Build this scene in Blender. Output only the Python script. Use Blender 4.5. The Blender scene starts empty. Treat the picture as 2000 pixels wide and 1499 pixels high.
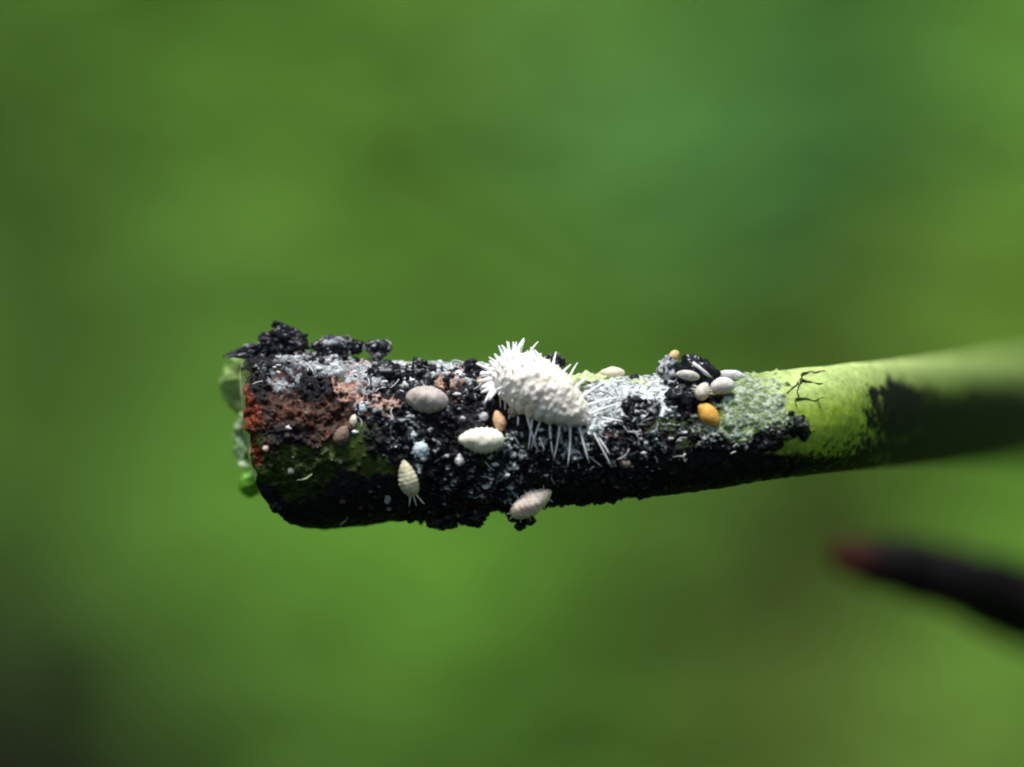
import bpy, math, random
import numpy as np
from mathutils import Matrix, Vector

# ------------------------------------------------------------------ camera, sky, sun
U = 0.001                 # the scene is laid out in millimetres, 1 mm = 0.001 units
K = 0.014                 # millimetres per photograph pixel in the plane y = 0
D = 150.0                 # camera distance to that plane (mm)
sc = bpy.context.scene
col = sc.collection
R = math.radians

cd = bpy.data.cameras.new('camera'); cam = bpy.data.objects.new('camera', cd); col.objects.link(cam)
cam.location = (0, -D*U, 0); cam.rotation_euler = (R(90), 0, 0)
cd.sensor_width = 36.0; cd.lens = 36.0*D/(2000*K)
cd.clip_start = 0.005; cd.clip_end = 100.0
cd.dof.use_dof = True; cd.dof.focus_distance = (D-0.45)*U; cd.dof.aperture_fstop = cd.lens/8.0
sc.camera = cam

SUN_EL, SUN_AZ = 72.0, 196.0      # azimuth clockwise from +Y: high, a little on the camera's side
w = bpy.data.worlds.new('World'); sc.world = w; w.use_nodes = True
nt = w.node_tree; nt.nodes.clear()
sky = nt.nodes.new('ShaderNodeTexSky'); sky.sky_type = 'NISHITA'; sky.sun_disc = False
sky.sun_elevation = R(SUN_EL); sky.sun_rotation = R(SUN_AZ); sky.dust_density = 2.0
bg = nt.nodes.new('ShaderNodeBackground'); bg.inputs[1].default_value = 0.07
wo = nt.nodes.new('ShaderNodeOutputWorld')
nt.links.new(sky.outputs[0], bg.inputs[0]); nt.links.new(bg.outputs[0], wo.inputs[0])
sl = bpy.data.lights.new('sun', 'SUN'); sun = bpy.data.objects.new('sun', sl); col.objects.link(sun)
sl.energy = 3.2; sl.angle = R(14); sl.color = (1.0, 0.96, 0.9)
sd = Vector((math.sin(R(SUN_AZ))*math.cos(R(SUN_EL)), math.cos(R(SUN_AZ))*math.cos(R(SUN_EL)), math.sin(R(SUN_EL))))
sun.rotation_euler = sd.to_track_quat('Z', 'Y').to_euler()
vs = sc.view_settings; vs.view_transform = 'Standard'; vs.look = 'None'; vs.exposure = 0.7; vs.gamma = 1.0
vs.use_curve_mapping = False
sc.cycles.use_denoising = True
sc.cycles.max_bounces = 6
sc.cycles.filter_width = 2.0

# ------------------------------------------------------------------ noise
def _hash(ix, iy, iz, seed):
    h = (ix.astype(np.int64)*374761393 + iy.astype(np.int64)*668265263 + iz.astype(np.int64)*2147483647 + seed*974634777) & 0xffffffff
    h = ((h ^ (h >> 13))*1274126177) & 0xffffffff
    h = ((h ^ (h >> 16))*2246822519) & 0xffffffff
    h = h ^ (h >> 15)
    return (h & 0xffffff)/float(0xffffff)
def vnoise(p, seed=0):
    i = np.floor(p).astype(np.int64); f = p-i; u = f*f*(3-2*f)
    r = 0
    for dx in (0, 1):
        for dy in (0, 1):
            for dz in (0, 1):
                wgt = (u[:, 0] if dx else 1-u[:, 0])*(u[:, 1] if dy else 1-u[:, 1])*(u[:, 2] if dz else 1-u[:, 2])
                r = r + wgt*_hash(i[:, 0]+dx, i[:, 1]+dy, i[:, 2]+dz, seed)
    return r
def fbm(p, seed=0, octv=4, gain=0.5):
    a, s, t = 1.0, 0, 0
    for k in range(octv):
        s = s + a*vnoise(p*(2.03**k)+k*17.3, seed+k*7); t += a; a *= gain
    return s/t
def worley(p, seed=0):
    i = np.floor(p).astype(np.int64); best = np.full(len(p), 9.0); cid = np.zeros(len(p))
    for dx in (-1, 0, 1):
        for dy in (-1, 0, 1):
            for dz in (-1, 0, 1):
                a, b, c = i[:, 0]+dx, i[:, 1]+dy, i[:, 2]+dz
                q = np.stack([a+_hash(a, b, c, seed), b+_hash(a, b, c, seed+1), c+_hash(a, b, c, seed+2)], 1)
                d = np.linalg.norm(q-p, axis=1); m = d < best
                best = np.where(m, d, best); cid = np.where(m, _hash(a, b, c, seed+3), cid)
    return best, cid
def sstep(a, b, x):
    t = np.clip((x-a)/(b-a), 0, 1); return t*t*(3-2*t)
def mixc(c, d, m):
    return c*(1-m[:, None])+np.asarray(d)*m[:, None]

# ------------------------------------------------------------------ mesh helpers
def mesh_obj(name, V, F, mat, parent=None, tint=None, smooth=True):
    me = bpy.data.meshes.new(name)
    V = np.asarray(V, np.float64)*U
    if isinstance(F, np.ndarray) and F.shape[1] in (3, 4):
        n, k = F.shape
        me.vertices.add(len(V)); me.vertices.foreach_set('co', V.astype(np.float32).ravel())
        me.loops.add(n*k); me.loops.foreach_set('vertex_index', F.astype(np.int32).ravel())
        me.polygons.add(n); me.polygons.foreach_set('loop_start', (np.arange(n)*k).astype(np.int32))
        me.polygons.foreach_set('loop_total', np.full(n, k, np.int32))
        me.update(calc_edges=True)
    else:
        me.from_pydata(V.tolist(), [], [tuple(int(q) for q in f) for f in F])
    me.polygons.foreach_set('use_smooth', np.full(len(me.polygons), smooth))
    if tint is not None:
        tint = np.asarray(tint, np.float32)
        if tint.ndim == 1: tint = np.tile(tint, (len(V), 1))
        if tint.shape[1] == 3: tint = np.concatenate([tint, np.full((len(tint), 1), 0.6, np.float32)], 1)
        at = me.attributes.new('tint', 'FLOAT_COLOR', 'POINT'); at.data.foreach_set('color', tint.ravel())
    me.validate(); me.materials.append(mat)
    o = bpy.data.objects.new(name, me); col.objects.link(o)
    if parent is not None: o.parent = parent
    return o
def tag(o, label, cat, group=None, kind=None):
    o['label'] = label
    if cat: o['category'] = cat
    if group: o['group'] = group
    if kind: o['kind'] = kind
    return o
def empty(name, M=None):
    o = bpy.data.objects.new(name, None); col.objects.link(o); o.empty_display_size = 0.0005
    if M is not None: o.matrix_world = M
    return o
def tube(P, rad, n=6, cap=True):
    P = np.asarray(P, float); m = len(P); rad = np.broadcast_to(np.asarray(rad, float), (m,))
    T = np.gradient(P, axis=0); T /= np.linalg.norm(T, axis=1)[:, None]+1e-12
    ref = np.array([0, 0, 1.0]) if abs(T[0][2]) < .8 else np.array([1.0, 0, 0])
    V = []
    N = ref-T[0]*ref.dot(T[0]); N /= np.linalg.norm(N)
    for k in range(m):
        N = N-T[k]*N.dot(T[k]); N /= np.linalg.norm(N)+1e-12; B = np.cross(T[k], N)
        for j in range(n):
            a = 2*math.pi*j/n; V.append(P[k]+rad[k]*(math.cos(a)*N+math.sin(a)*B))
    F = [(k*n+j, k*n+(j+1) % n, (k+1)*n+(j+1) % n, (k+1)*n+j) for k in range(m-1) for j in range(n)]
    if cap: F += [tuple(range(n))[::-1], tuple((m-1)*n+j for j in range(n))]
    return np.array(V), F
def ico(sub):
    t = (1+5**.5)/2
    v = [(-1, t, 0), (1, t, 0), (-1, -t, 0), (1, -t, 0), (0, -1, t), (0, 1, t), (0, -1, -t), (0, 1, -t), (t, 0, -1), (t, 0, 1), (-t, 0, -1), (-t, 0, 1)]
    v = [np.array(p)/np.linalg.norm(p) for p in v]
    f = [(0, 11, 5), (0, 5, 1), (0, 1, 7), (0, 7, 10), (0, 10, 11), (1, 5, 9), (5, 11, 4), (11, 10, 2), (10, 7, 6), (7, 1, 8), (3, 9, 4), (3, 4, 2), (3, 2, 6), (3, 6, 8), (3, 8, 9), (4, 9, 5), (2, 4, 11), (6, 2, 10), (8, 6, 7), (9, 8, 1)]
    for _ in range(sub):
        c = {}; g = []
        def mid(a, b):
            k = (min(a, b), max(a, b))
            if k not in c:
                p = v[a]+v[b]; v.append(p/np.linalg.norm(p)); c[k] = len(v)-1
            return c[k]
        for a, b, d in f:
            x, y, z = mid(a, b), mid(b, d), mid(d, a)
            g += [(a, x, z), (b, y, x), (d, z, y), (x, y, z)]
        f = g
    return np.array(v), np.array(f)
ICO = {k: ico(k) for k in (1, 2, 3, 4)}
def join(parts):
    V, F, T, o = [], [], [], 0
    for p in parts:
        V.append(p[0]); F += [tuple(q+o for q in f) for f in p[1]]; o += len(p[0])
        if len(p) > 2: T.append(np.tile(np.asarray(p[2], float), (len(p[0]), 1)) if np.ndim(p[2]) == 1 else p[2])
    return np.concatenate(V), F, (np.concatenate(T) if T else None)

# ------------------------------------------------------------------ materials
def tint_mat(name, grain=0.25, gscale=40.0, bump=0.0, bscale=60.0, rough=None, sss=0.0, coat=0.0, spec=0.5, transl=0.0):
    m = bpy.data.materials.new(name); m.use_nodes = True; n = m.node_tree; b = n.nodes['Principled BSDF']
    a = n.nodes.new('ShaderNodeAttribute'); a.attribute_name = 'tint'
    tc = n.nodes.new('ShaderNodeTexCoord')
    nz = n.nodes.new('ShaderNodeTexNoise'); nz.inputs['Scale'].default_value = gscale/U/10; nz.inputs['Detail'].default_value = 4
    n.links.new(tc.outputs['Object'], nz.inputs['Vector'])
    mr = n.nodes.new('ShaderNodeMapRange'); mr.inputs[1].default_value = .3; mr.inputs[2].default_value = .7
    mr.inputs[3].default_value = 1-grain; mr.inputs[4].default_value = 1+grain
    n.links.new(nz.outputs[0], mr.inputs[0])
    mx = n.nodes.new('ShaderNodeMix'); mx.data_type = 'RGBA'; mx.blend_type = 'MULTIPLY'; mx.inputs[0].default_value = 1
    n.links.new(a.outputs['Color'], mx.inputs[6]); n.links.new(mr.outputs[0], mx.inputs[7])
    n.links.new(mx.outputs[2], b.inputs['Base Color'])
    if rough is None: n.links.new(a.outputs['Alpha'], b.inputs['Roughness'])
    else: b.inputs['Roughness'].default_value = rough
    b.inputs['Specular IOR Level'].default_value = spec
    if coat: b.inputs['Coat Weight'].default_value = coat; b.inputs['Coat Roughness'].default_value = .15
    if sss:
        b.inputs['Subsurface Weight'].default_value = sss; b.inputs['Subsurface Scale'].default_value = 0.25*U
        b.inputs['Subsurface Radius'].default_value = (1.0, .7, .5)
    if bump:
        nb = n.nodes.new('ShaderNodeTexNoise'); nb.inputs['Scale'].default_value = bscale/U/10; nb.inputs['Detail'].default_value = 3
        n.links.new(tc.outputs['Object'], nb.inputs['Vector'])
        bp = n.nodes.new('ShaderNodeBump'); bp.inputs['Strength'].default_value = 1; bp.inputs['Distance'].default_value = bump*U
        n.links.new(nb.outputs[0], bp.inputs['Height']); n.links.new(bp.outputs[0], b.inputs['Normal'])
    if transl:
        tr = n.nodes.new('ShaderNodeBsdfTranslucent'); ms = n.nodes.new('ShaderNodeMixShader'); ms.inputs[0].default_value = transl
        n.links.new(mx.outputs[2], tr.inputs[0]); n.links.new(b.outputs[0], ms.inputs[1]); n.links.new(tr.outputs[0], ms.inputs[2])
        n.links.new(ms.outputs[0], n.nodes['Material Output'].inputs[0])
    return m
M_RIND = tint_mat('rind', .22, 60, .005, 90, spec=.2)
M_CUT = tint_mat('cut_tissue', .2, 25, .02, 40, rough=.35, sss=.35)
M_SOOT = tint_mat('soot', .35, 60, .008, 90, spec=.22)
M_WAX = tint_mat('wax', .08, 60, .008, 120, rough=.85, sss=.15, spec=.25)
M_BUG = tint_mat('bug_skin', .16, 45, .016, 70, rough=.6, sss=.3, spec=.35)
M_LEAF = tint_mat('leaf', .15, .15, 0, 1, rough=.7, transl=.2, spec=.12)
M_TWIG = tint_mat('twig', .3, 8, .03, 20, rough=.7, spec=.1)

# ------------------------------------------------------------------ stem shape
PX = np.array([440, 480, 600, 700, 760, 880, 1000, 1130, 1250, 1350, 1450, 1500, 1600, 1700, 1800, 1900, 2000, 2150, 2400, 4700], float)
TOP = np.array([700, 698, 696, 704, 712, 718, 724, 733, 742, 740, 735, 727, 716, 707, 700, 695, 692, 688, 684, 680], float)
BOT = np.array([1040, 1039, 1037, 1028, 1019, 1005, 994, 981, 970, 962, 946, 938, 926, 915, 908, 904, 903, 903, 901, 898], float)
def smooth_tab(x, tab):
    x = np.asarray(x, float)
    return sum(np.interp(x+d, PX, tab) for d in (-30, -15, 0, 15, 30))/5
def axis_y(px):
    r = (smooth_tab(px, BOT)-smooth_tab(px, TOP))/2*K
    rec = np.clip((np.asarray(px, float)-1500)/500, 0, None)
    return -1.25+r+27*np.where(rec < 1, rec**2.6, 2.6*rec-1.6)*np.where(rec < 1, 1, 1+.10*(rec-1))
def stem_c(px):
    """centre (x, y, z) and radius of the stem at a column of the photograph"""
    px = np.asarray(px, float); y = axis_y(px); s = (D+y)/D
    t, b = smooth_tab(px, TOP), smooth_tab(px, BOT)
    return (px-1000)*K*s, y, (749.5-(t+b)/2)*K*s, (b-t)/2*K*np.minimum(s, 1.35)
def end_shift(h):
    """how far the slanted cut end sits to the right, in pixels, for height -1 (bottom) .. 1 (top)"""
    return np.interp(h, [-1, -.97, -.9, -.75, -.6, -.3, 0, .4, 1], [150, 108, 80, 52, 38, 24, 16, 8, 0])
def at(px, py, lift=0.0, y=None):
    """point on the front of the stem behind a pixel, and the stem's normal there"""
    x, yc, zc, r = [float(q) for q in stem_c(px)]
    for _ in range(3):
        yy = yc if y is None else y
        z = (749.5-py)*K*(D+yy)/D
        h = max(-.985, min(.985, (z-zc)/r))
        if y is None: yc2 = yc-r*math.sqrt(1-h*h)
        else: yc2 = y
        z = (749.5-py)*K*(D+yc2)/D
    N = np.array([0, -math.sqrt(1-h*h), h])
    P = np.array([(px-1000)*K*(D+yc2)/D, yc2, z])
    return P+N*lift, N

def patches(px, py, L):
    m = np.zeros(len(px))
    for cx, cy, rx, ry, *rest in L:
        a = R(rest[0]) if rest else 0; wt = rest[1] if len(rest) > 1 else 1
        dx, dy = px-cx, py-cy
        u_, v_ = (dx*math.cos(a)+dy*math.sin(a))/rx, (-dx*math.sin(a)+dy*math.cos(a))/ry
        m = np.maximum(m, wt*np.exp(-(u_*u_+v_*v_)**1.5*.7))
    return m
BROWN = [(600, 800, 130, 75), (560, 760, 80, 60), (700, 780, 80, 60), (900, 745, 70, 30), (1150, 865, 120, 50), (1240, 880, 80, 60), (1440, 868, 60, 22), (860, 700, 60, 18)]
SOOT = [(1365, 850, 60, 22), (625, 752, 55, 26), (515, 730, 26, 40), (580, 850, 50, 22, 0, .8), (880, 840, 170, 100), (800, 760, 110, 55), (900, 965, 230, 60), (1000, 780, 90, 60), (1120, 930, 160, 60), (1200, 890, 140, 70), (1335, 785, 60, 45), (1235, 805, 30, 30),
        (1230, 950, 150, 32), (560, 700, 110, 28), (760, 1000, 170, 45), (1430, 872, 100, 22, -8), (1548, 836, 24, 24), (1498, 846, 30, 16), (620, 1015, 70, 30),
        (520, 990, 40, 40)]
SOOT_DARK = [(1760, 810, 70, 60), (1730, 770, 40, 26), (1860, 818, 90, 58), (1960, 810, 130, 60), (2120, 800, 170, 66), (1860, 880, 210, 40), (2400, 800, 300, 70), (1620, 915, 170, 28, -6, .8), (1480, 912, 120, 34, -6, .85), (1390, 930, 130, 34, -8, .9), (1690, 890, 60, 30, 0, .6)]  # black mould at the right, then darker bands along the lower edge
WAXS = [(780, 830, 80, 55), (830, 885, 60, 40), (960, 925, 130, 70), (1080, 880, 120, 60), (1180, 860, 110, 60), (1280, 850, 90, 70), (720, 800, 40, 40), (930, 800, 60, 40), (1000, 870, 90, 60), (850, 740, 110, 35),
        (560, 720, 80, 35), (1330, 740, 50, 40), (640, 880, 90, 50, 0, .6), (1400, 860, 90, 25), (600, 800, 120, 60, 0, .45)]
WAXW = [(1185, 785, 75, 36, 8), (1270, 790, 50, 34), (1240, 765, 90, 22), (1290, 745, 40, 26), (640, 722, 95, 20, 6), (715, 740, 50, 20, 20), (880, 718, 70, 9), (930, 722, 40, 12), (552, 752, 22, 26), (1160, 820, 60, 22), (800, 716, 50, 8), (960, 740, 40, 25)]
MOTT = [(1465, 790, 70, 48, -25), (1430, 830, 70, 26), (1500, 800, 45, 40), (1450, 760, 50, 25)]
RUST = [(492, 815, 20, 62), (500, 870, 16, 30)]
PALE = [(1200, 738, 110, 12), (1150, 733, 50, 10), (1290, 742, 40, 8)]
PINK = [(705, 765, 42, 22, 20), (880, 748, 22, 26), (700, 728, 40, 12), (745, 790, 24, 18)]
OLIV = [(540, 940, 40, 70), (630, 930, 100, 50, 0, .8)]

def build_stem():
    root = empty('plant_stem', Matrix.Translation(Vector(at(1000, 985)[0])*U))
    tag(root, 'cut green plant stem crusted with black mould and white wax at its blunt end', 'stem')
    o0 = Vector(root.location)
    pxs = np.concatenate([np.arange(478, 1760, 1.55), np.linspace(1760, 2100, 90)[:], np.linspace(2115, 4700, 60)])
    ang = np.concatenate([np.linspace(-1.75, 1.75, 380), np.linspace(1.75, 2*math.pi-1.75, 112)[1:-1]])
    NU, NV = len(pxs), len(ang)
    px, an = np.meshgrid(pxs, ang, indexing='ij'); px = px.ravel(); an = an.ravel()
    # angle 0 faces the camera, positive is up
    h = np.sin(an); f = np.cos(an)
    fade = np.clip((960-px)/480, 0, 1)**1.6
    back = np.where(f < 0, -f*14, 0)
    pe = px+(end_shift(h)-back)*fade
    x, y, z, r = stem_c(pe)
    # a rounded shoulder at the bottom of the blunt end
    P = np.stack([x, y-f*r, z+h*r], 1); N = np.stack([0*x, -f, h], 1)
    py = 749.5-P[:, 2]/K*D/(D+P[:, 1])
    px_ = pe
    q = P*np.array([1, 1, 1.0])
    wob = (fbm(q*2.2, 11, 3)-.5); wob2 = (fbm(q*2.2+40, 12, 3)-.5)
    X, Y = px_+wob*60, py+wob2*50
    def stretch(n): return np.clip((n-.5)*1.9+.5, 0, 1)
    fine = stretch(fbm(q*8, 21, 4, .55)); fin2 = stretch(fbm(q*15, 23, 3, .6)); mid = stretch(fbm(q*3.6, 25, 3)); big = stretch(fbm(q*1.7+9, 27, 2))
    patch = .45*mid+.30*big+.25*fine
    C = np.tile(np.array([.27, .40, .045]), (len(P), 1))
    C = mixc(C, (.42, .54, .20), sstep(.1, .8, h)*.85*sstep(1350, 1500, px_))  # sheen along the stem's upper side, painted in as paler green
    C = mixc(C, (.035, .065, .008), 1-sstep(1300, 1540, X+(patch-.5)*160-sstep(840, 930, Y)*110))
    rough = np.full(len(P), .58); disp = (fbm(q*1.4, 31, 3)-.5)*.10+(mid-.5)*.03
    crust = np.zeros(len(P))
    def layer(L, c1, c2, k, lo, hi, ns, rg, hgt=0.0):
        nonlocal C, rough, disp, crust
        pm = patches(X, Y, L); m = sstep(lo, hi, pm+(ns-.5)*k)*sstep(.08, .3, pm)
        c = mixc(np.tile(np.array(c1), (len(P), 1)), c2, sstep(.35, .65, fin2))
        C = C*(1-m[:, None])+c*m[:, None]; rough = rough*(1-m)+rg*m; disp = disp+hgt*m; crust = np.maximum(crust, m)
        return m
    layer(OLIV, (.035, .06, .008), (.012, .022, .005), .5, .3, .7, patch, .5)
    layer(BROWN, (.060, .024, .014), (.012, .007, .006), 1.0, .3, .6, patch, .6, .03)
    layer(BROWN, (.11, .045, .03), (.05, .02, .014), 2.2, .95, 1.25, fine*.5+mid*.5, .6, .0)
    layer(RUST, (.17, .035, .010), (.06, .012, .006), .8, .35, .65, fine, .5)
    layer(SOOT, (.006, .006, .008), (.014, .013, .016), 1.0, .32, .52, patch, .75, .03)
    layer(SOOT_DARK, (.005, .005, .006), (.012, .012, .011), .9, .18, .7, fine*.6+patch*.4, .75, .0)
    layer(PALE, (.40, .52, .20), (.55, .6, .40), .7, .35, .6, patch, .6)
    layer(PINK, (.26, .13, .09), (.45, .32, .27), 1.5, .4, .65, fine, .7, .03)
    layer(MOTT, (.34, .40, .33), (.13, .19, .08), 1.4, .35, .85, fine*.6+mid*.4, .75, .02)
    wl, wid = worley(q*5.0+wob[:, None]*2, 51)
    speck = fine*.35+mid*.35+fin2*.3
    layer(WAXS, (.10, .13, .14), (.22, .26, .27), 2.0, 1.0, 1.35, speck, .8, .02)
    layer(WAXS, (.26, .31, .33), (.5, .54, .56), 2.1, 1.25, 1.6, fine*.5+mid*.3+fin2*.2, .85, .02)
    layer([w for w in WAXW if w[0] > 780], (.72, .76, .77), (.40, .45, .46), 1.7, .45, .80, speck, .85, .04)
    layer([w for w in WAXW if w[0] <= 780], (.46, .50, .53), (.20, .22, .24), 1.9, .45, .95, speck, .85, .03)
    # crust relief
    wl2, _ = worley(q*3.2+wob[:, None], 61)
    cr = np.clip(crust, 0, 1)
    clean = sstep(1530, 1600, px_)
    low = sstep(880, 930, py)*(1-sstep(760, 830, px_)); low = np.maximum(low, sstep(860, 900, py)*sstep(1200, 1320, px_))
    cr = cr*(1-.85*clean)
    soft = sstep(.3, .6, np.maximum(patches(X, Y, WAXW), patches(X, Y, MOTT)))
    disp = disp*(1-.6*clean)+cr*(1-.5*soft)*((mid-.5)*.15+(fine-.5)*.09+(.5-wl2)*.15+(.5-wl)*.04+(fin2-.5)*.025)
    disp = disp*(1-.7*low)
    P = P+N*disp[:, None]
    # end dome: pull the last columns inward so the rim is worn round
    rim = np.clip(1-(px-478)/26, 0, 1)**2
    P[:, 1] = P[:, 1]*(1-.05*rim)+y*.05*rim; P[:, 2] = P[:, 2]*(1-.05*rim)+z*.05*rim
    P[:, 0] += rim*(vnoise(P*5, 77)-.5)*.25
    # fine tonal life of the clean rind
    C *= (1+(mid-.5)[:, None]*.3)
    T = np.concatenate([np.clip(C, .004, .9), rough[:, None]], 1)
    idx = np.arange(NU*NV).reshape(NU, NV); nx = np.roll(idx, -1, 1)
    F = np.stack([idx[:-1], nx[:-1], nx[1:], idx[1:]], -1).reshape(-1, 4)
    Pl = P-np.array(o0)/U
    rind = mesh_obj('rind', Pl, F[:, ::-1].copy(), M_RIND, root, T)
    # cut face
    ring = P[:NV]; c = ring.mean(0)
    V = [ring]; NR = 14
    for k in range(1, NR+1):
        s = 1-k/NR
        g = c+(ring-c)*s
        g = g+np.stack([-.25*(1-s*s)+(fbm(g*3, 91, 3)-.5)*.3*(1-s), 0*g[:, 0], 0*g[:, 0]], 1)
        V.append(g)
    V = np.concatenate(V)
    idx = np.arange((NR+1)*NV).reshape(NR+1, NV); nx = np.roll(idx, -1, 1)
    F = np.stack([idx[:-1], nx[:-1], nx[1:], idx[1:]], -1).reshape(-1, 4)
    n1 = fbm(V*4, 95, 3)
    T = mixc(np.tile(np.array([.42, .52, .22]), (len(V), 1)), (.55, .6, .42), sstep(.4, .7, n1))
    cut = mesh_obj('cut_face', V-np.array(o0)/U, F, M_CUT, root, T)
    cut['label'] = 'pale green freshly cut end of the stem'
    return root, P, N, px_, py, crust, np.array(o0)/U

STEM, SP, SN, SPX, SPY, SCR, SO = build_stem()
rng = np.random.default_rng(5)
random.seed(5)

# ---- pale wet tissue bulging out of the cut, on the far side of the rim
def tissue(pts, c1, c2, seed):
    Q = np.array([[(a-1000)*K*(D+y)/D, y, (749.5-b)*K*(D+y)/D] for a, b, y, r in pts]); rr = np.array([p[3]*K for p in pts])
    t = np.linspace(0, len(Q)-1, 60)
    Q = np.stack([np.interp(t, np.arange(len(Q)), Q[:, k]) for k in range(3)], 1); rr = np.interp(t, np.arange(len(rr)), rr)
    for _ in range(4): Q[1:-1] = (Q[:-2]+2*Q[1:-1]+Q[2:])/4
    V, F = tube(Q, rr, 40)
    V += (np.stack([fbm(V*2.5+seed, 3+k, 4, .6) for k in range(3)], 1)-.5)*np.array([.45, .3, .3])
    C = mixc(np.tile(np.array(c1), (len(V), 1)), c2, sstep(.42, .6, fbm(V*3+seed, 8, 3)))
    mesh_obj('cut_tissue', V-SO, F, M_CUT, STEM, C)
tissue([(470, 702, 2.6, 12), (462, 722, 2.8, 22), (460, 752, 3.0, 26), (464, 785, 3.0, 20), (474, 812, 2.9, 10), (484, 826, 2.8, 5)], (.20, .34, .08), (.34, .46, .18), 1)
tissue([(470, 806, 2.0, 4), (471, 826, 2.2, 8), (474, 850, 2.4, 12), (473, 878, 2.4, 17), (478, 900, 2.4, 12), (486, 915, 2.3, 5)], (.32, .48, .24), (.48, .60, .40), 5)
tissue([(484, 926, 2.2, 8), (486, 938, 2.2, 20), (490, 952, 2.2, 22), (497, 966, 2.1, 9)], (.17, .50, .03), (.22, .56, .06), 9)

# ---- fine loose crust: mould grains and wax flecks, too many and too small to pick apart
BUGS = [(834, 786, 42), (940, 860, 44), (797, 931, 46), (1038, 965, 42), (975, 823, 22), (1384, 812, 30), (1411, 769, 26), (1372, 779, 20), (1343, 756, 20), (668, 852, 20), (897, 898, 11), (822, 878, 15)]
def scatter(n, L, seed, thr=.35, front=True):
    g = np.random.default_rng(seed)
    m = patches(SPX, SPY, L)*(SN[:, 1] < .25)
    p = np.clip(m-thr, 0, None); p /= p.sum()
    p = p*(1-sstep(935, 960, SPY)*(SPX > 1040))
    for bx, by, br in BUGS: p = p*((SPX-bx)**2+(SPY-by)**2 > br*br)
    p /= p.sum()
    return g.choice(len(SP), n, p=p, replace=False)
parts = []
V1, F1 = ICO[2]
for i in scatter(1100, SOOT[:13]+[(870, 735, 120, 25), (600, 700, 130, 20), (1545, 832, 34, 26)], 3, .45):
    s = .02+.085*rng.random()**2.5
    v = V1*(1+.9*(fbm(V1*1.5+rng.random(3)*40, 2, 2)-.5))[:, None]*s*np.array([1, 1, .8])
    c = (.008, .008, .011, .4) if rng.random() < .85 else ((.05, .03, .022, .6) if rng.random() < .6 else (.18, .19, .2, .7))
    parts.append((v+SP[i]+SN[i]*s*.4, F1, c))
V, F, T = join(parts)
g = mesh_obj('mould_grains', V-SO, F, M_SOOT, STEM, T); g['kind'] = 'stuff'
parts = []
for i in np.concatenate([scatter(90, WAXS, 4, .4), scatter(260, WAXW, 6, .35)]):
    s = .018+.05*rng.random()**2.5
    v = V1*(1+1.1*(fbm(V1*1.5+rng.random(3)*40, 2, 2)-.5))[:, None]*s*np.array([1+rng.random(), .7, .8])
    k = .35+.5*rng.random()
    parts.append((v+SP[i]+SN[i]*s*.3, F1, (k*.95, k, k*1.02, .85)))
for i in np.concatenate([scatter(130, WAXW, 8, .3), scatter(60, WAXS, 9, .5)]):      # curled wax threads
    d = rng.normal(size=3); d -= SN[i]*d.dot(SN[i]); d /= np.linalg.norm(d)
    e = np.cross(SN[i], d); L_ = .12+.35*rng.random(); b = rng.normal()*.6
    t = np.linspace(-.5, .5, 7)
    Q = SP[i]+SN[i]*.05+np.outer(t*L_, d)+np.outer(b*L_*t*t, e)+np.outer(.25*L_*(.25-t*t), SN[i])
    v, f = tube(Q, .010+.008*rng.random(), 4)
    k = .5+.3*rng.random(); parts.append((v, f, (k*.97, k, k, .85)))
V, F, T = join(parts)
g = mesh_obj('wax_flecks', V-SO, F, M_WAX, STEM, T); g['kind'] = 'stuff'

# ---- dark hyphae crawling over the clean rind, pale hairs, a rusty fibre
def strand(name, pts, r, c, mat, lift=.02, label=None):
    Q = np.array([at(a, b, lift)[0] for a, b in pts])
    t = np.linspace(0, len(Q)-1, (len(Q)-1)*6+1)
    Qi = np.stack([np.interp(t, np.arange(len(Q)), Q[:, k]) for k in range(3)], 1)
    Qi += (np.stack([vnoise(Qi*6, s) for s in (1, 2, 3)], 1)-.5)*np.array([.13, .03, .13])
    for _ in range(2): Qi[1:-1] = (Qi[:-2]+2*Qi[1:-1]+Qi[2:])/4
    rr = r*(1-.55*np.linspace(0, 1, len(Qi)))*(1+1.5*(vnoise(Qi*9, 4)-.5))
    V, F = tube(Qi, rr, 6)
    o = mesh_obj(name, V-SO, F, mat, STEM, np.array([*c, .6]))
    if label: o['label'] = label
    return o
for pts in [[(1570, 727), (1563, 738), (1565, 750), (1557, 764), (1558, 774), (1551, 782), (1556, 797)], [(1560, 746), (1580, 747), (1598, 754), (1612, 748), (1626, 746)],
            [(1552, 780), (1570, 776), (1588, 782), (1606, 778), (1632, 783)], [(1597, 780), (1599, 789), (1598, 797)], [(1564, 736), (1580, 728), (1592, 731), (1612, 726)], [(1560, 750), (1548, 757), (1540, 768)], [(1585, 842), (1600, 846), (1622, 841)], [(1620, 829), (1640, 832), (1660, 828)]]:
    strand('mould_thread', pts, .026, (.035, .045, .015), M_SOOT, .032)
strand('pale_hair', [(580, 936), (598, 934), (612, 926)], .03, (.5, .52, .35), M_WAX, .05)
strand('pale_hair', [(664, 1022), (674, 1014), (681, 1006)], .025, (.4, .42, .36), M_WAX, .05)
strand('rust_fibre', [(1146, 848), (1165, 846), (1190, 849), (1215, 858)], .05, (.12, .03, .015), M_SOOT, .08, 'short rusty brown fibre under the mealybug')
strand('wax_curl', [(1088, 868), (1108, 872), (1128, 880), (1140, 893), (1122, 900), (1104, 893), (1098, 882)], .045, (.45, .5, .52), M_WAX, .08)

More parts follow.
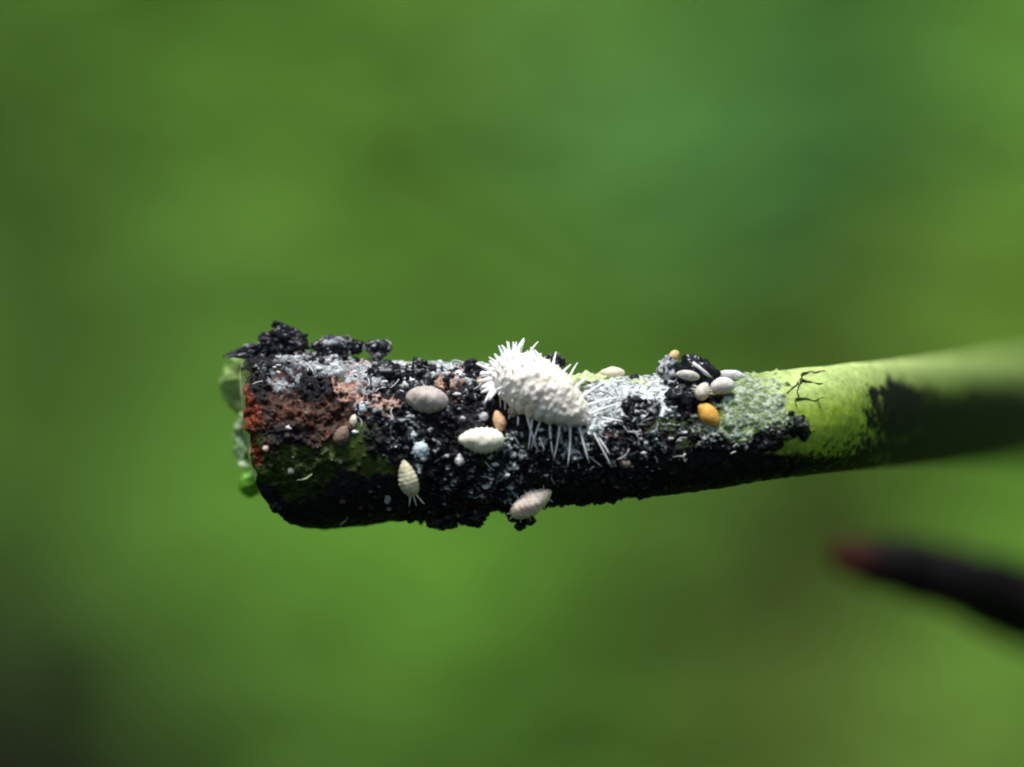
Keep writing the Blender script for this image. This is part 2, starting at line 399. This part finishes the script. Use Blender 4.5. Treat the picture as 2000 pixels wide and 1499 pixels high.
# ------------------------------------------------------------------ black mould lumps
def lump(px, py, rx, ry, label, subs=5, dust=.3, tilt=0, depth=None, seed=0, lift=0.0, point=0.0, tone=(.007, .008, .012), rough=.34, group='dark mould lumps on the stem'):
    g = np.random.default_rng(seed+int(px))
    P, N = at(px, py, lift, depth)
    parts = []
    V0, F0 = ICO[4] if subs <= 3 else ICO[3]
    ca, sa = math.cos(R(tilt)), math.sin(R(tilt))
    for k in range(subs):
        if subs == 1: c, s = np.zeros(3), 1.0
        elif k == 0: c, s = np.zeros(3), .72
        else:
            a = 2*math.pi*(k+g.random()*.6)/(subs-1); rad = .35+.35*g.random()
            c = np.array([math.cos(a)*rad, (g.random()-.6)*.5, math.sin(a)*rad]); s = .3+.3*g.random()
        V = V0*s*np.array([1, .9, 1])
        n = fbm(V0*1.5+g.random(3)*50, 3, 3, .5); w_, _ = worley(V0*1.8+g.random(3)*9, 5)
        V = V*(1+(n-.5)*1.0+(.45-w_)*.45)[:, None]+c
        parts.append((V, F0))
    V, F, _ = join(parts)
    if point:
        V[:, 0] = np.where(V[:, 0] < 0, V[:, 0]*(1+point*np.abs(V[:, 0])), V[:, 0]); V[:, 2] *= np.where(V[:, 0] < 0, 1-.6*np.clip(-V[:, 0], 0, 1), 1)
    V = V/np.abs(V[:, [0, 2]]).max(0).mean()
    V = V*np.array([rx*K, .5*(rx+ry)*K*.8, ry*K])*1.12
    V = np.stack([V[:, 0]*ca-V[:, 2]*sa, V[:, 1], V[:, 0]*sa+V[:, 2]*ca], 1)
    n = fbm(V*7+seed, 8, 4, .6)
    C = np.tile(np.array(tone), (len(V), 1))
    C = mixc(C, (.025, .024, .032), sstep(.5, .7, fbm(V*5, 9, 3)))
    m = sstep(.72-dust*.45, .82-dust*.3, n)
    C = mixc(C, (.5, .53, .56), m*.85)
    T = np.concatenate([C, (rough+(.8-rough)*m)[:, None]], 1)
    o = mesh_obj('mould_lump', V, F, M_SOOT, None, T); o.location = Vector(P)*U
    return tag(o, label, 'mould', group)
lump(556, 664, 50, 30, 'large bluish black mould cluster with a peak, on top of the cut end', 8, .15, depth=.8, seed=1)
lump(548, 640, 16, 14, 'small black knob crowning the peaked mould cluster on the cut end', 4, .1, depth=.9, seed=41)
lump(482, 687, 38, 17, 'pointed grey blue mould flake sticking out past the cut end', 3, .5, 12, .7, 2, point=.5, tone=(.03, .035, .045))
lump(655, 677, 44, 25, 'dark purple mould lump with white rim, beside the peaked cluster', 6, .48, depth=.7, seed=3)
lump(694, 680, 16, 16, 'small dark knob joined to the purple mould lump', 4, .35, depth=.8, seed=33)
lump(740, 684, 27, 25, 'single round black mould lump with a white dusted cap', 4, .45, depth=.5, seed=4)
lump(757, 734, 42, 32, 'blue black mould lump below the white capped round lump', 6, .25, seed=5)
lump(830, 732, 42, 30, 'blue black mould lump just above the grey rounded nymph', 6, .35, seed=6)
lump(926, 732, 28, 27, 'black mould lump touching the left side of the large white mealybug', 5, .3, seed=7)
lump(975, 778, 22, 20, 'black mould lump under the front of the large white mealybug', 5, .08, seed=8)
lump(1086, 708, 20, 25, 'black mould lump behind the back of the large white mealybug', 4, .25, 0, depth=.55, seed=9)
lump(864, 1010, 40, 28, 'larger black mould lump hanging under the stem, below the beige nymph', 5, .1, seed=10)
lump(918, 1008, 38, 27, 'black mould lump hanging under the stem beside a larger one', 5, .12, seed=11)
lump(1018, 1009, 31, 26, 'round black mould lump hanging below the pinkish nymph', 4, .05, seed=12)
gl = lump(1362, 730, 44, 36, 'glossy black mould lump with a modelled white highlight above the pale nymphs', 1, .02, -18, depth=-.35, seed=13, rough=.22)
def highlight_streak(o, pts, r):  # highlight on the glossy lump, modelled as a thin white tube
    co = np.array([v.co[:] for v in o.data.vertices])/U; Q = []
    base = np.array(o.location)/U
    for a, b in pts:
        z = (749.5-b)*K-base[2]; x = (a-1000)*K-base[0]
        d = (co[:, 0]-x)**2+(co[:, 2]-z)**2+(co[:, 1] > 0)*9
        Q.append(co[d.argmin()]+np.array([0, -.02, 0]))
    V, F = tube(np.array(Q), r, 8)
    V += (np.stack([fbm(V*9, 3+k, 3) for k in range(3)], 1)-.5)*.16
    mesh_obj('white_highlight', V, F, M_WAX, o, np.array([.8, .8, .84, .8]))
highlight_streak(gl, [(1350, 709), (1357, 714), (1364, 722), (1374, 729), (1387, 736)], [.02, .065, .055, .065, .02])
lump(1310, 731, 28, 33, 'mottled black and white mould lump beside the glossy one', 6, .6, seed=14)
lump(1332, 785, 34, 32, 'black mould lump left of the orange nymph', 6, .1, seed=15)
lump(1232, 803, 20, 22, 'black mould lump amid the white wax right of the mealybug', 4, .1, seed=16)
lump(1560, 830, 24, 20, 'dark mould clump lying alone on the clean green rind', 5, .15, seed=17, tone=(.012, .018, .014))
lump(1515, 846, 26, 15, 'flat dark mould clump at the border of the grey wax patch', 5, .3, seed=18, tone=(.012, .018, .014))
lump(540, 988, 15, 16, 'small black mould bump on the lower corner of the cut end', 3, .05, seed=19)
lump(1240, 736, 11, 6, 'tiny black mould speck on the upper edge of the stem', 2, .05, depth=.2, seed=20)
lump(1270, 800, 22, 20, 'dark mould lump sunk in the white wax near the black cluster', 5, .35, seed=21)

# ------------------------------------------------------------------ insects
def frame(px, py, ang, lift, facing=.35, depth=None):
    P, N = at(px, py, lift, depth)
    N = N*(1-facing)+np.array([0, -1.0, 0])*facing; N /= np.linalg.norm(N)
    T = np.array([math.cos(R(ang)), 0, math.sin(R(ang))]); T = T-N*T.dot(N); T /= np.linalg.norm(T)
    B = np.cross(N, T)
    M = Matrix(((T[0], B[0], N[0], P[0]*U), (T[1], B[1], N[1], P[1]*U), (T[2], B[2], N[2], P[2]*U), (0, 0, 0, 1)))
    return M
def bug_body(L, W, H, nseg, p, q, wax, flesh, seed, nu=70, nv=48, groove=.07, fuzz=.02, waxy=.5, hump=.0, wrap=0.0):
    """a segmented, scalloped oval body; local +X is the head, +Z the back"""
    t = np.linspace(0, 1, nu); a = np.linspace(0, 2*math.pi, nv, endpoint=False)
    tt, aa = np.meshgrid(t, a, indexing='ij'); tt = tt.ravel(); aa = aa.ravel()
    tc = np.clip(tt, 1e-4, 1-1e-4)
    prof = np.sin(math.pi*tc**p)**q
    seg = np.abs(np.sin(math.pi*nseg*tt)); gr = 1-groove*(1-seg)**2*sstep(.04, .15, tt)*(1-sstep(.86, .98, tt))
    side = np.abs(np.cos(aa))**6
    r = prof*gr*(1+side*.05*(seg-.5))
    x = (tt-.5)*L; yy = np.cos(aa)*W/2*r; s = np.sin(aa)
    z = np.where(s > 0, s*H*.8*r, s*H*.35*r)+hump*H*prof
    V = np.stack([x, yy, z], 1)
    V[:, 2] -= wrap*(V[:, 1]/(W/2))**2*H
    rad = np.stack([0*x, np.cos(aa), s], 1)
    n1 = fbm(V*(6/W)+seed*3, seed, 4, .6); n2 = fbm(V*(16/W)+seed*5, seed+3, 3)
    n0 = fbm(V*(2.2/W)+seed*1.7, seed+9, 2); V[:, 1] += (n0-.5)*.10*W; V[:, 2] += (fbm(V*(2.2/W)+seed*2.9+5, seed+11, 2)-.5)*.16*H*prof
    V += rad*((n1-.5)*fuzz*W*1.6+(n2-.5)*fuzz*W)[:, None]
    wm = np.clip(sstep(.62-waxy*.5, .9-waxy*.45, n1*.6+n2*.4)*.7+.3*waxy+.0*seg, 0, 1)*(.8+.2*seg)
    C = mixc(np.tile(np.array(flesh), (len(V), 1)), wax, wm)
    idx = np.arange(nu*nv).reshape(nu, nv); nx = np.roll(idx, -1, 1)
    F = np.stack([idx[:-1], nx[:-1], nx[1:], idx[1:]], -1).reshape(-1, 4)
    return V, F, C
def spike(p0, d, L, r, bend=(0, 0, 0), n=7, blunt=.25):
    t = np.linspace(0, 1, n); d = np.array(d, float); d /= np.linalg.norm(d)
    Q = np.array(p0)+np.outer(t*L, d)+np.outer(t*t*L, np.array(bend))
    return tube(Q, r*(1-(1-blunt)*t**1.3), 6)
GN = 'young mealybugs on the stem'
def nymph(name, px, py, Lp, Wp, ang, label, wax, flesh, seed, H=.62, p=.85, q=.6, nseg=8, tails=2, tail_len=.2, fringe=0, waxy=.5, lift=0.0, facing=.35, depth=None, legs=0, cat='insect', groove=.035, fuzz=.02, fr_len=.09, group=GN):
    L, W = Lp*K, Wp*K; Hm = W*H
    root = empty(name, frame(px, py, ang, lift+Hm*.2, facing, depth))
    tag(root, label, cat, group)
    V, F, C = bug_body(L, W, Hm, nseg, p, q, wax, flesh, seed, groove=groove, fuzz=fuzz, waxy=waxy)
    mesh_obj('body', V, F, M_BUG, root, C)
    g = np.random.default_rng(seed)
    for k in range(tails):
        s = (k-(tails-1)/2)
        v, f = spike((-L*.46, s*W*.16, .05*Hm), (-1, s*.22, .05), L*tail_len*(1+.3*g.random()), .018+.01*g.random(), (0, s*.2, 0))
        mesh_obj('tail_filament', v, f, M_WAX, root, np.array([.75, .75, .72, .8]))
    for k in range(fringe):
        t = (k//2+.7)/(fringe/2+.4); s = 1 if k % 2 else -1
        pr = math.sin(math.pi*t**p)**q
        v, f = spike(((t-.5)*L, s*W*.47*pr, 0), ((t-.45)*1.0, s, .2), L*fr_len*(.7+.6*g.random()), .014, (0, 0, -.1), 5)
        mesh_obj('wax_filament', v, f, M_WAX, root, np.array([.75, .73, .7, .8]))
    for k in range(legs):
        s = 1 if k % 2 else -1; t = .45+.17*(k//2)
        Q = np.array([((t-.5)*L, s*W*.3, -.1*Hm), ((t-.5)*L+.05*L, s*W*.62, .05*Hm), ((t-.5)*L+.10*L, s*W*.85, -.3*Hm)])
        v, f = tube(Q, [.03, .024, .015], 6)
        mesh_obj('leg', v, f, M_BUG, root, np.array([*flesh, .5]))
    return root
CREAM = (.82, .80, .66); GREY = (.62, .57, .54); PINKISH = (.55, .42, .34)
nymph('mealybug_nymph', 834, 786, 84, 56, 172, 'plump grey pink nymph with rounded body below the blue black lumps', (.60, .56, .54), (.42, .36, .32), 11, H=.75, p=.95, q=.5, nseg=6, tails=0, waxy=.45, groove=.018, fuzz=.035)
nymph('mealybug_nymph', 940, 860, 90, 50, 178, 'bright cream oval nymph lying on black mould, widest of the pale ones', (.88, .87, .74), (.70, .68, .50), 12, H=.7, p=.8, q=.55, nseg=9, tails=2, tail_len=.10, fringe=8, waxy=.75, fr_len=.05)
nymph('mealybug_nymph', 797, 931, 78, 40, 106, 'slim beige nymph hanging tail down with two tail filaments', (.76, .73, .58), (.50, .46, .28), 13, H=.62, p=.72, q=.75, nseg=9, tails=3, tail_len=.24, waxy=.5, facing=.6)
nymph('mealybug_nymph', 1038, 962, 92, 46, 30, 'pinkish grey nymph with short side filaments on the underside edge of the stem', (.90, .82, .78), (.72, .52, .34), 14, H=.7, p=.82, q=.6, nseg=9, tails=2, tail_len=.10, fringe=10, waxy=.55, facing=1.0, lift=.28)
nymph('mealybug_nymph', 975, 823, 42, 25, 108, 'tiny peach orange nymph above the cream oval nymph', (.80, .60, .45), (.72, .38, .18), 15, H=.7, tails=0, waxy=.45, nseg=6)
nymph('mealybug_nymph', 1003, 803, 30, 22, 70, 'tiny tan nymph tucked under the belly of the large mealybug', (.62, .54, .42), (.42, .32, .2), 16, H=.7, tails=0, nseg=6)
nymph('mealybug_nymph', 1384, 812, 56, 36, 132, 'amber orange nymph with smooth oval body', (.80, .52, .16), (.70, .36, .05), 17, H=.6, p=.95, q=.6, tails=0, waxy=.35, nseg=9, groove=.025, facing=.5)
nymph('mealybug_nymph', 1372, 779, 40, 28, 75, 'pale nymph touching the head of the amber orange nymph', (.70, .68, .60), (.50, .48, .38), 18, H=.7, tails=0, legs=4, waxy=.5, lift=.25)
nymph('mealybug_nymph', 1343, 756, 48, 21, 163, 'slender translucent pale nymph under the glossy black lump', (.66, .66, .60), (.45, .45, .38), 19, H=.8, tails=0, waxy=.5, lift=.30)
nymph('mealybug_nymph', 1411, 769, 48, 34, 12, 'stout whitish nymph right of the pale nymph beside the black cluster', (.76, .73, .74), (.55, .52, .44), 20, H=.75, p=.9, q=.45, tails=1, tail_len=.12, waxy=.6, lift=.2)
nymph('mealybug_nymph', 1425, 741, 60, 20, 172, 'flat lilac white nymph on the upper edge of the stem', (.76, .74, .80), (.5, .5, .5), 21, H=.8, tails=0, waxy=.7, lift=.05, facing=.3)
nymph('mealybug_nymph', 1317, 699, 30, 19, 68, 'tiny pale orange nymph perched on top of the black cluster', (.80, .62, .38), (.70, .45, .15), 22, H=.8, tails=0, nseg=5, depth=.35)
nymph('mealybug_nymph', 668, 852, 44, 30, 60, 'shrivelled brownish nymph on the reddish brown bark', (.30, .23, .20), (.14, .08, .06), 23, H=.6, tails=0, waxy=.4, fuzz=.06, groove=.05)
nymph('mealybug_nymph', 1196, 733, 50, 24, 175, 'cream pink nymph lying flat on the pale green upper edge of the stem', (.80, .74, .60), (.65, .52, .38), 24, H=.7, tails=0, fringe=4, waxy=.6, facing=.2, fuzz=.05)
nymph('mealybug_nymph', 1220, 903, 28, 20, 140, 'tiny dull tan nymph on black mould below the rusty fibre', (.40, .34, .30), (.22, .15, .1), 25, H=.7, tails=0, waxy=.4)
nymph('mealybug_nymph', 938, 752, 34, 18, 95, 'tan shed skin standing beside the head of the large mealybug', (.50, .38, .27), (.30, .17, .09), 26, H=.6, tails=0, waxy=.4, fuzz=.05)

# ---- wax pellets and tufts
def pellet(px, py, r, label, c=(.75, .75, .72), seed=1, star=0, stretch=(1, 1)):
    P, N = at(px, py, .05)
    V, F = ICO[3]; n = fbm(V*1.7+seed*7, seed, 3)
    V = V*(1+(n-.5)*.8)[:, None]*np.array([r*K*stretch[0], r*K*.7, r*K*stretch[1]])
    g = np.random.default_rng(seed); fs = [tuple(q) for q in F]; ps = [(V, fs)]
    for k in range(star):
        a = 2*math.pi*(k+.3*g.random())/star
        ps.append(spike((0, -.02, 0), (math.cos(a), -.35, math.sin(a)), r*K*(1.0+.7*g.random()), .035, (0, .3, 0), 5, .4))
    V, F, _ = join(ps)
    o = mesh_obj('wax_tuft' if star else 'wax_pellet', V, F, M_WAX, None, np.array([*c, .8])); o.location = Vector(P)*U
    return tag(o, label, 'wax', 'bits of wax on the stem')
pellet(707, 798, 10, 'star shaped white wax tuft on brown bark', (.75, .82, .85), 1, 8)
pellet(822, 878, 15, 'bluish white wax tuft above the slim beige nymph', (.55, .66, .73), 2, 11)
pellet(897, 898, 11, 'small round white pellet under the cream oval nymph', (.68, .68, .66), 3)
pellet(690, 823, 8, 'small cream teardrop pellet below the star shaped tuft', (.80, .72, .56), 4, 0, (.85, 1.4))
pellet(757, 973, 8, 'faint grey pellet left of the slim beige nymph tail', (.30, .30, .29), 5, 0, (.8, 1.3))
pellet(564, 838, 6, 'tiny white dot pellet on the dark brown bark', (.70, .66, .68), 6)
pellet(519, 877, 6, 'tiny pinkish pellet next to the cut rim', (.60, .48, .42), 7)
pellet(1205, 945, 7, 'faint grey pellet low on the blackened stem', (.25, .25, .27), 8)
pellet(568, 920, 6, 'tiny grey pellet above the pale hair on dark green rind', (.25, .28, .22), 9)
pellet(1003, 888, 7, 'tiny white pellet right of the cream oval nymph', (.5, .52, .52), 10)
pellet(945, 815, 8, 'tiny bluish pellet left of the peach orange nymph', (.5, .52, .56), 13)

# ---- the large adult
def adult():
    L, W, H = 226*K, 116*K, 84*K
    M = frame(1060, 778, 148, .18, .5)
    root = empty('mealybug', M)
    tag(root, 'large white mealybug with segmented waxy body and long filaments', 'insect')
    p, q = 1.25, .55
    V, F, C = bug_body(L, W, H, 11, p, q, (.90, .87, .80), (.78, .68, .56), 31, 190, 130, .028, .016, .66, hump=.06)
    # rows of waxy tufts across each segment
    n = fbm(V*9, 71, 3, .6); V[:, 2] += (n-.5)*.10*(V[:, 2] > 0)+(fbm(V*4.2, 73, 2)-.5)*.16*(V[:, 2] > 0)
    C = mixc(C, (.88, .87, .84), sstep(.0, .45, V[:, 0]/L)*.6)
    mesh_obj('body', V, F, M_BUG, root, C)
    g = np.random.default_rng(9)
    def fil(t, side, Lf, r, d, bend=(0, 0, -.15), z=.0):
        pr = math.sin(math.pi*min(max(t, .001), .999)**p)**q
        v, f = spike(((t-.5)*L*.97, side*W*.46*pr, z), d, Lf, r, bend, 9, .3)
        mesh_obj('wax_filament', v, f, M_WAX, root, np.array([.92, .92, .92, .8]))
    # lower margin (side +1), tail (t = 0) to head (t = 1)
    LOW = [(.02, 82, -30), (.08, 66, -10), (.15, 70, -4), (.23, 66, 4), (.31, 68, 2), (.39, 52, 24), (.47, 60, 4), (.52, 58, -12), (.60, 34, 8), (.68, 30, 10), (.76, 28, 0), (.84, 30, -10), (.90, 30, -20), (.95, 34, -30)]
    m3 = np.array(M.to_3x3())
    def to_local(ix, iz, iy=0.0):           # direction in the picture plane -> the insect's own axes
        return m3.T.dot(np.array([ix, iy, iz]))
    for t, l, a in LOW:                     # a: lean left of straight down
        d = to_local(-math.sin(R(a)), -math.cos(R(a)), -.45)
        fil(t, 1, l*K*(.95+.25*g.random()), .030+.012*g.random(), d, to_local(.25*(g.random()-.5), -.1, .3))
    # upper margin
    UP = [(.03, 60, 62), (.10, 74, 72), (.18, 60, 55), (.27, 34, 40), (.36, 40, 20), (.45, 36, 48), (.54, 34, 8), (.62, 40, -32), (.70, 30, -20), (.78, 44, 22), (.85, 38, 14), (.92, 34, -4)]
    for t, l, a in UP:
        d = to_local(math.sin(R(a)), math.cos(R(a)), .25)
        fil(t, -1, l*K*(.9+.2*g.random()), .042+.012*g.random(), d, to_local(.4*(g.random()-.5), -.1, .1), .15)
    # blunt tufts round the head
    for k in range(17):
        a = -95+180*k/16+8*(g.random()-.5)
        hd = (math.cos(R(a)), -math.sin(R(a)), .25+.3*g.random())
        v, f = spike((L*.36+L*.08*math.cos(R(a)), -W*.36*math.sin(R(a)), H*.18), hd, (20+24*g.random())*K, .055+.03*g.random(), (.3*(g.random()-.5), .5*(g.random()-.5), -.1), 7, .25)
        mesh_obj('wax_filament', v, f, M_WAX, root, np.array([.94, .94, .94, .8]))
    # tail pair
    for s in (-1, 1):
        v, f = spike((-L*.47, s*W*.1, 0), (-1, s*.25, .0), 70*K, .04, (0, s*.15, -.1), 9, .3)
        mesh_obj('tail_filament', v, f, M_WAX, root, np.array([.92, .92, .92, .8]))
    # powdery fluff on the back
    ps = []
    up = np.where((V[:, 2] > H*.15))[0]
    for i in g.choice(up, 300, replace=False):
        d = np.array([.5*(g.random()-.3), V[i, 1]/W*1.6+.4*(g.random()-.5), .7]); d /= np.linalg.norm(d)
        head = sstep(-.1, .4, np.array([V[i, 0]/L]))[0]
        v, f = spike(V[i]-d*.03, d, (.04+.05*g.random()+.16*head*g.random()), .018+.02*head, (.6*(g.random()-.5), .6*(g.random()-.5), -.3), 4, .4)
        ps.append((v, f))
    v, f, _ = join(ps)
    o = mesh_obj('wax_fluff', v, f, M_WAX, root, np.array([.92, .90, .86, .85])); o['kind'] = 'stuff'
    return root
adult()

# ------------------------------------------------------------------ dark twig behind, lower right
def twig():
    cp = [(1640, 1086, 20, 36), (1665, 1090, 20, 46), (1700, 1096, 20, 50), (1760, 1108, 20.5, 54), (1850, 1132, 21.5, 64), (1990, 1180, 24, 78), (2150, 1240, 30, 84), (2500, 1400, 80, 84), (2700, 1500, 200, 90), (2800, 1540, 420, 100)]
    Q = np.array([[(a-1000)*K*(D+y)/D, y, (749.5-b)*K*(D+y)/D] for a, b, y, r in cp]); rr = np.array([r*K*(D+y)/D if y < 60 else r*K*1.35 for a, b, y, r in cp])
    t = np.linspace(0, len(cp)-1, 140)
    Qi = np.stack([np.interp(t, np.arange(len(cp)), Q[:, k]) for k in range(3)], 1); ri = np.interp(t, np.arange(len(cp)), rr)
    for _ in range(6): Qi[1:-1] = (Qi[:-2]+2*Qi[1:-1]+Qi[2:])/4
    V, F = tube(Qi, ri, 28)
    n = fbm(V*.9, 5, 3)
    V += (fbm(V*1.5, 6, 3)-.5)[:, None]*np.array([.2, .2, .35])
    o0 = Qi[0]
    red = 1-sstep(0, 1.7, V[:, 0]-Qi[0, 0])
    C = mixc(np.tile(np.array([.006, .005, .006]), (len(V), 1)), (.016, .011, .014), sstep(.4, .7, n))
    C = mixc(C, (.035, .006, .004), red*.9)
    root = empty('broken_twig', Matrix.Translation(Vector(o0)*U))
    tag(root, 'dark purple brown twig with a reddish broken tip, blurred behind the stem', 'twig')
    mesh_obj('bark', V-o0, F, M_TWIG, root, C)
    e, f = ICO[3]; e = e*(1+(fbm(e*2, 3, 3)-.5)*.6)[:, None]*np.array([.35, .45, .5])
    mesh_obj('broken_tip', e+np.array([.05, 0, 0]), f, M_TWIG, root, np.array([.04, .007, .004]))
twig()

# ------------------------------------------------------------------ foliage far behind (out of focus)
def foliage():
    g = np.random.default_rng(21)
    nu, nv = 5, 3
    s = np.linspace(0, 1, nu); wv = np.array([-1, 0, 1.0])
    tw = np.sin(math.pi*np.clip(s, .02, .98)**.85)**.8
    tmpl = np.stack([np.repeat(s-.5, nv), np.outer(tw, wv).ravel()*.27, (np.outer(tw, np.abs(wv))*.05).ravel()-np.repeat((s-.5)**2, nv)*.3], 1)
    idx = np.arange(nu*nv).reshape(nu, nv)
    tf = np.stack([idx[:-1, :-1], idx[:-1, 1:], idx[1:, 1:], idx[1:, :-1]], -1).reshape(-1, 4)
    n = 24000
    th = g.normal(0, 36, n); th = np.where(np.abs(th) > 110, th*.5, th)
    SL, R0 = 1.15, 560.0
    rad = R0+np.where(g.random(n) < .5, g.normal(0, 80, n), -200+1000*g.random(n))
    P = np.stack([np.sin(R(1)*th)*rad, np.cos(R(1)*th)*rad, (rad-R0)*SL+12*(g.random(n)-.5)], 1)
    size = 34+22*g.random(n)
    yaw = g.random(n)*2*math.pi; pitch = g.normal(0, .16, n); roll = g.normal(0, .2, n)
    cy, sy, cp_, sp, cr, sr = np.cos(yaw), np.sin(yaw), np.cos(pitch), np.sin(pitch), np.cos(roll), np.sin(roll)
    Rm = np.stack([np.stack([cy*cp_, cy*sp*sr-sy*cr, cy*sp*cr+sy*sr], -1), np.stack([sy*cp_, sy*sp*sr+cy*cr, sy*sp*cr-cy*sr], -1), np.stack([-sp, cp_*sr, cp_*cr], -1)], 1)
    # lay the leaves on the slope of the bank, facing up and towards its foot
    tl = R(32); Rt = np.array([[1, 0, 0], [0, math.cos(tl), -math.sin(tl)], [0, math.sin(tl), math.cos(tl)]])
    ca, sa = np.cos(-R(1)*th), np.sin(-R(1)*th); z0 = np.zeros(n)
    Rz = np.stack([np.stack([ca, -sa, z0], -1), np.stack([sa, ca, z0], -1), np.stack([z0, z0, z0+1], -1)], 1)
    Rm = np.einsum('nij,jk,nkl->nil', Rz, Rt, Rm)
    V = np.einsum('nij,mj->nmi', Rm, tmpl)*size[:, None, None]+P[:, None, :]
    F = tf[None]+(np.arange(n)*nu*nv)[:, None, None]
    # leaf greens by view position, with the dark shaded areas painted into the colour
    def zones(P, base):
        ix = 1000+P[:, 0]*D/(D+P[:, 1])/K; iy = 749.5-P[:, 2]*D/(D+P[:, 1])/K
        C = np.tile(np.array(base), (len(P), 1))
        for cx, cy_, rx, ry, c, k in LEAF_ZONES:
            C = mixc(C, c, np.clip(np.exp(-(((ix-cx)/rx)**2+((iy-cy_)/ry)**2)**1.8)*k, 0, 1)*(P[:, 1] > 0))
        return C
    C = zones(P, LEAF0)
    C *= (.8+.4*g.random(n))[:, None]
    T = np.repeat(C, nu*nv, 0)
    V = V.reshape(-1, 3); F = F.reshape(-1, 4)
    # the dense low growth of the bank itself
    a, b = np.meshgrid(np.linspace(-120, 120, 90), np.linspace(330, 1500, 70), indexing='ij'); a = a.ravel(); b = b.ravel()
    W_ = np.stack([np.sin(R(1)*a)*b, np.cos(R(1)*a)*b, (b-R0)*SL-22+16*(fbm(np.stack([a*.5, b*.04, 0*a], 1), 3, 3)-.5)], 1)
    ii = np.arange(90*70).reshape(90, 70)
    WF = np.stack([ii[:-1, :-1], ii[1:, :-1], ii[1:, 1:], ii[:-1, 1:]], -1).reshape(-1, 4)+len(V)
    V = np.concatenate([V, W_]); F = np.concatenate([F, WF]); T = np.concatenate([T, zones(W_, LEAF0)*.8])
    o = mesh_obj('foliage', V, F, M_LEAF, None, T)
    tag(o, 'soft blurred mass of green leaves far behind the stem', 'foliage', None, 'stuff')
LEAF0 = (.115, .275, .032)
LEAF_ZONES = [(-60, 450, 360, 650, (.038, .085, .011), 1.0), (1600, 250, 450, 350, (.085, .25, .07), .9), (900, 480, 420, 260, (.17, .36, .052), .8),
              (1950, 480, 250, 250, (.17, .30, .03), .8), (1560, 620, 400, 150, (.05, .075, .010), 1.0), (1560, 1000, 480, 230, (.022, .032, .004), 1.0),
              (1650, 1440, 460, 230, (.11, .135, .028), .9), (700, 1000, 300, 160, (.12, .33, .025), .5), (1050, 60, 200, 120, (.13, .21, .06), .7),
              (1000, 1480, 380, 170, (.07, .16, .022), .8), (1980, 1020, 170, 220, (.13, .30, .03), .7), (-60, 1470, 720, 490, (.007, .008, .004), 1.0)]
foliage()
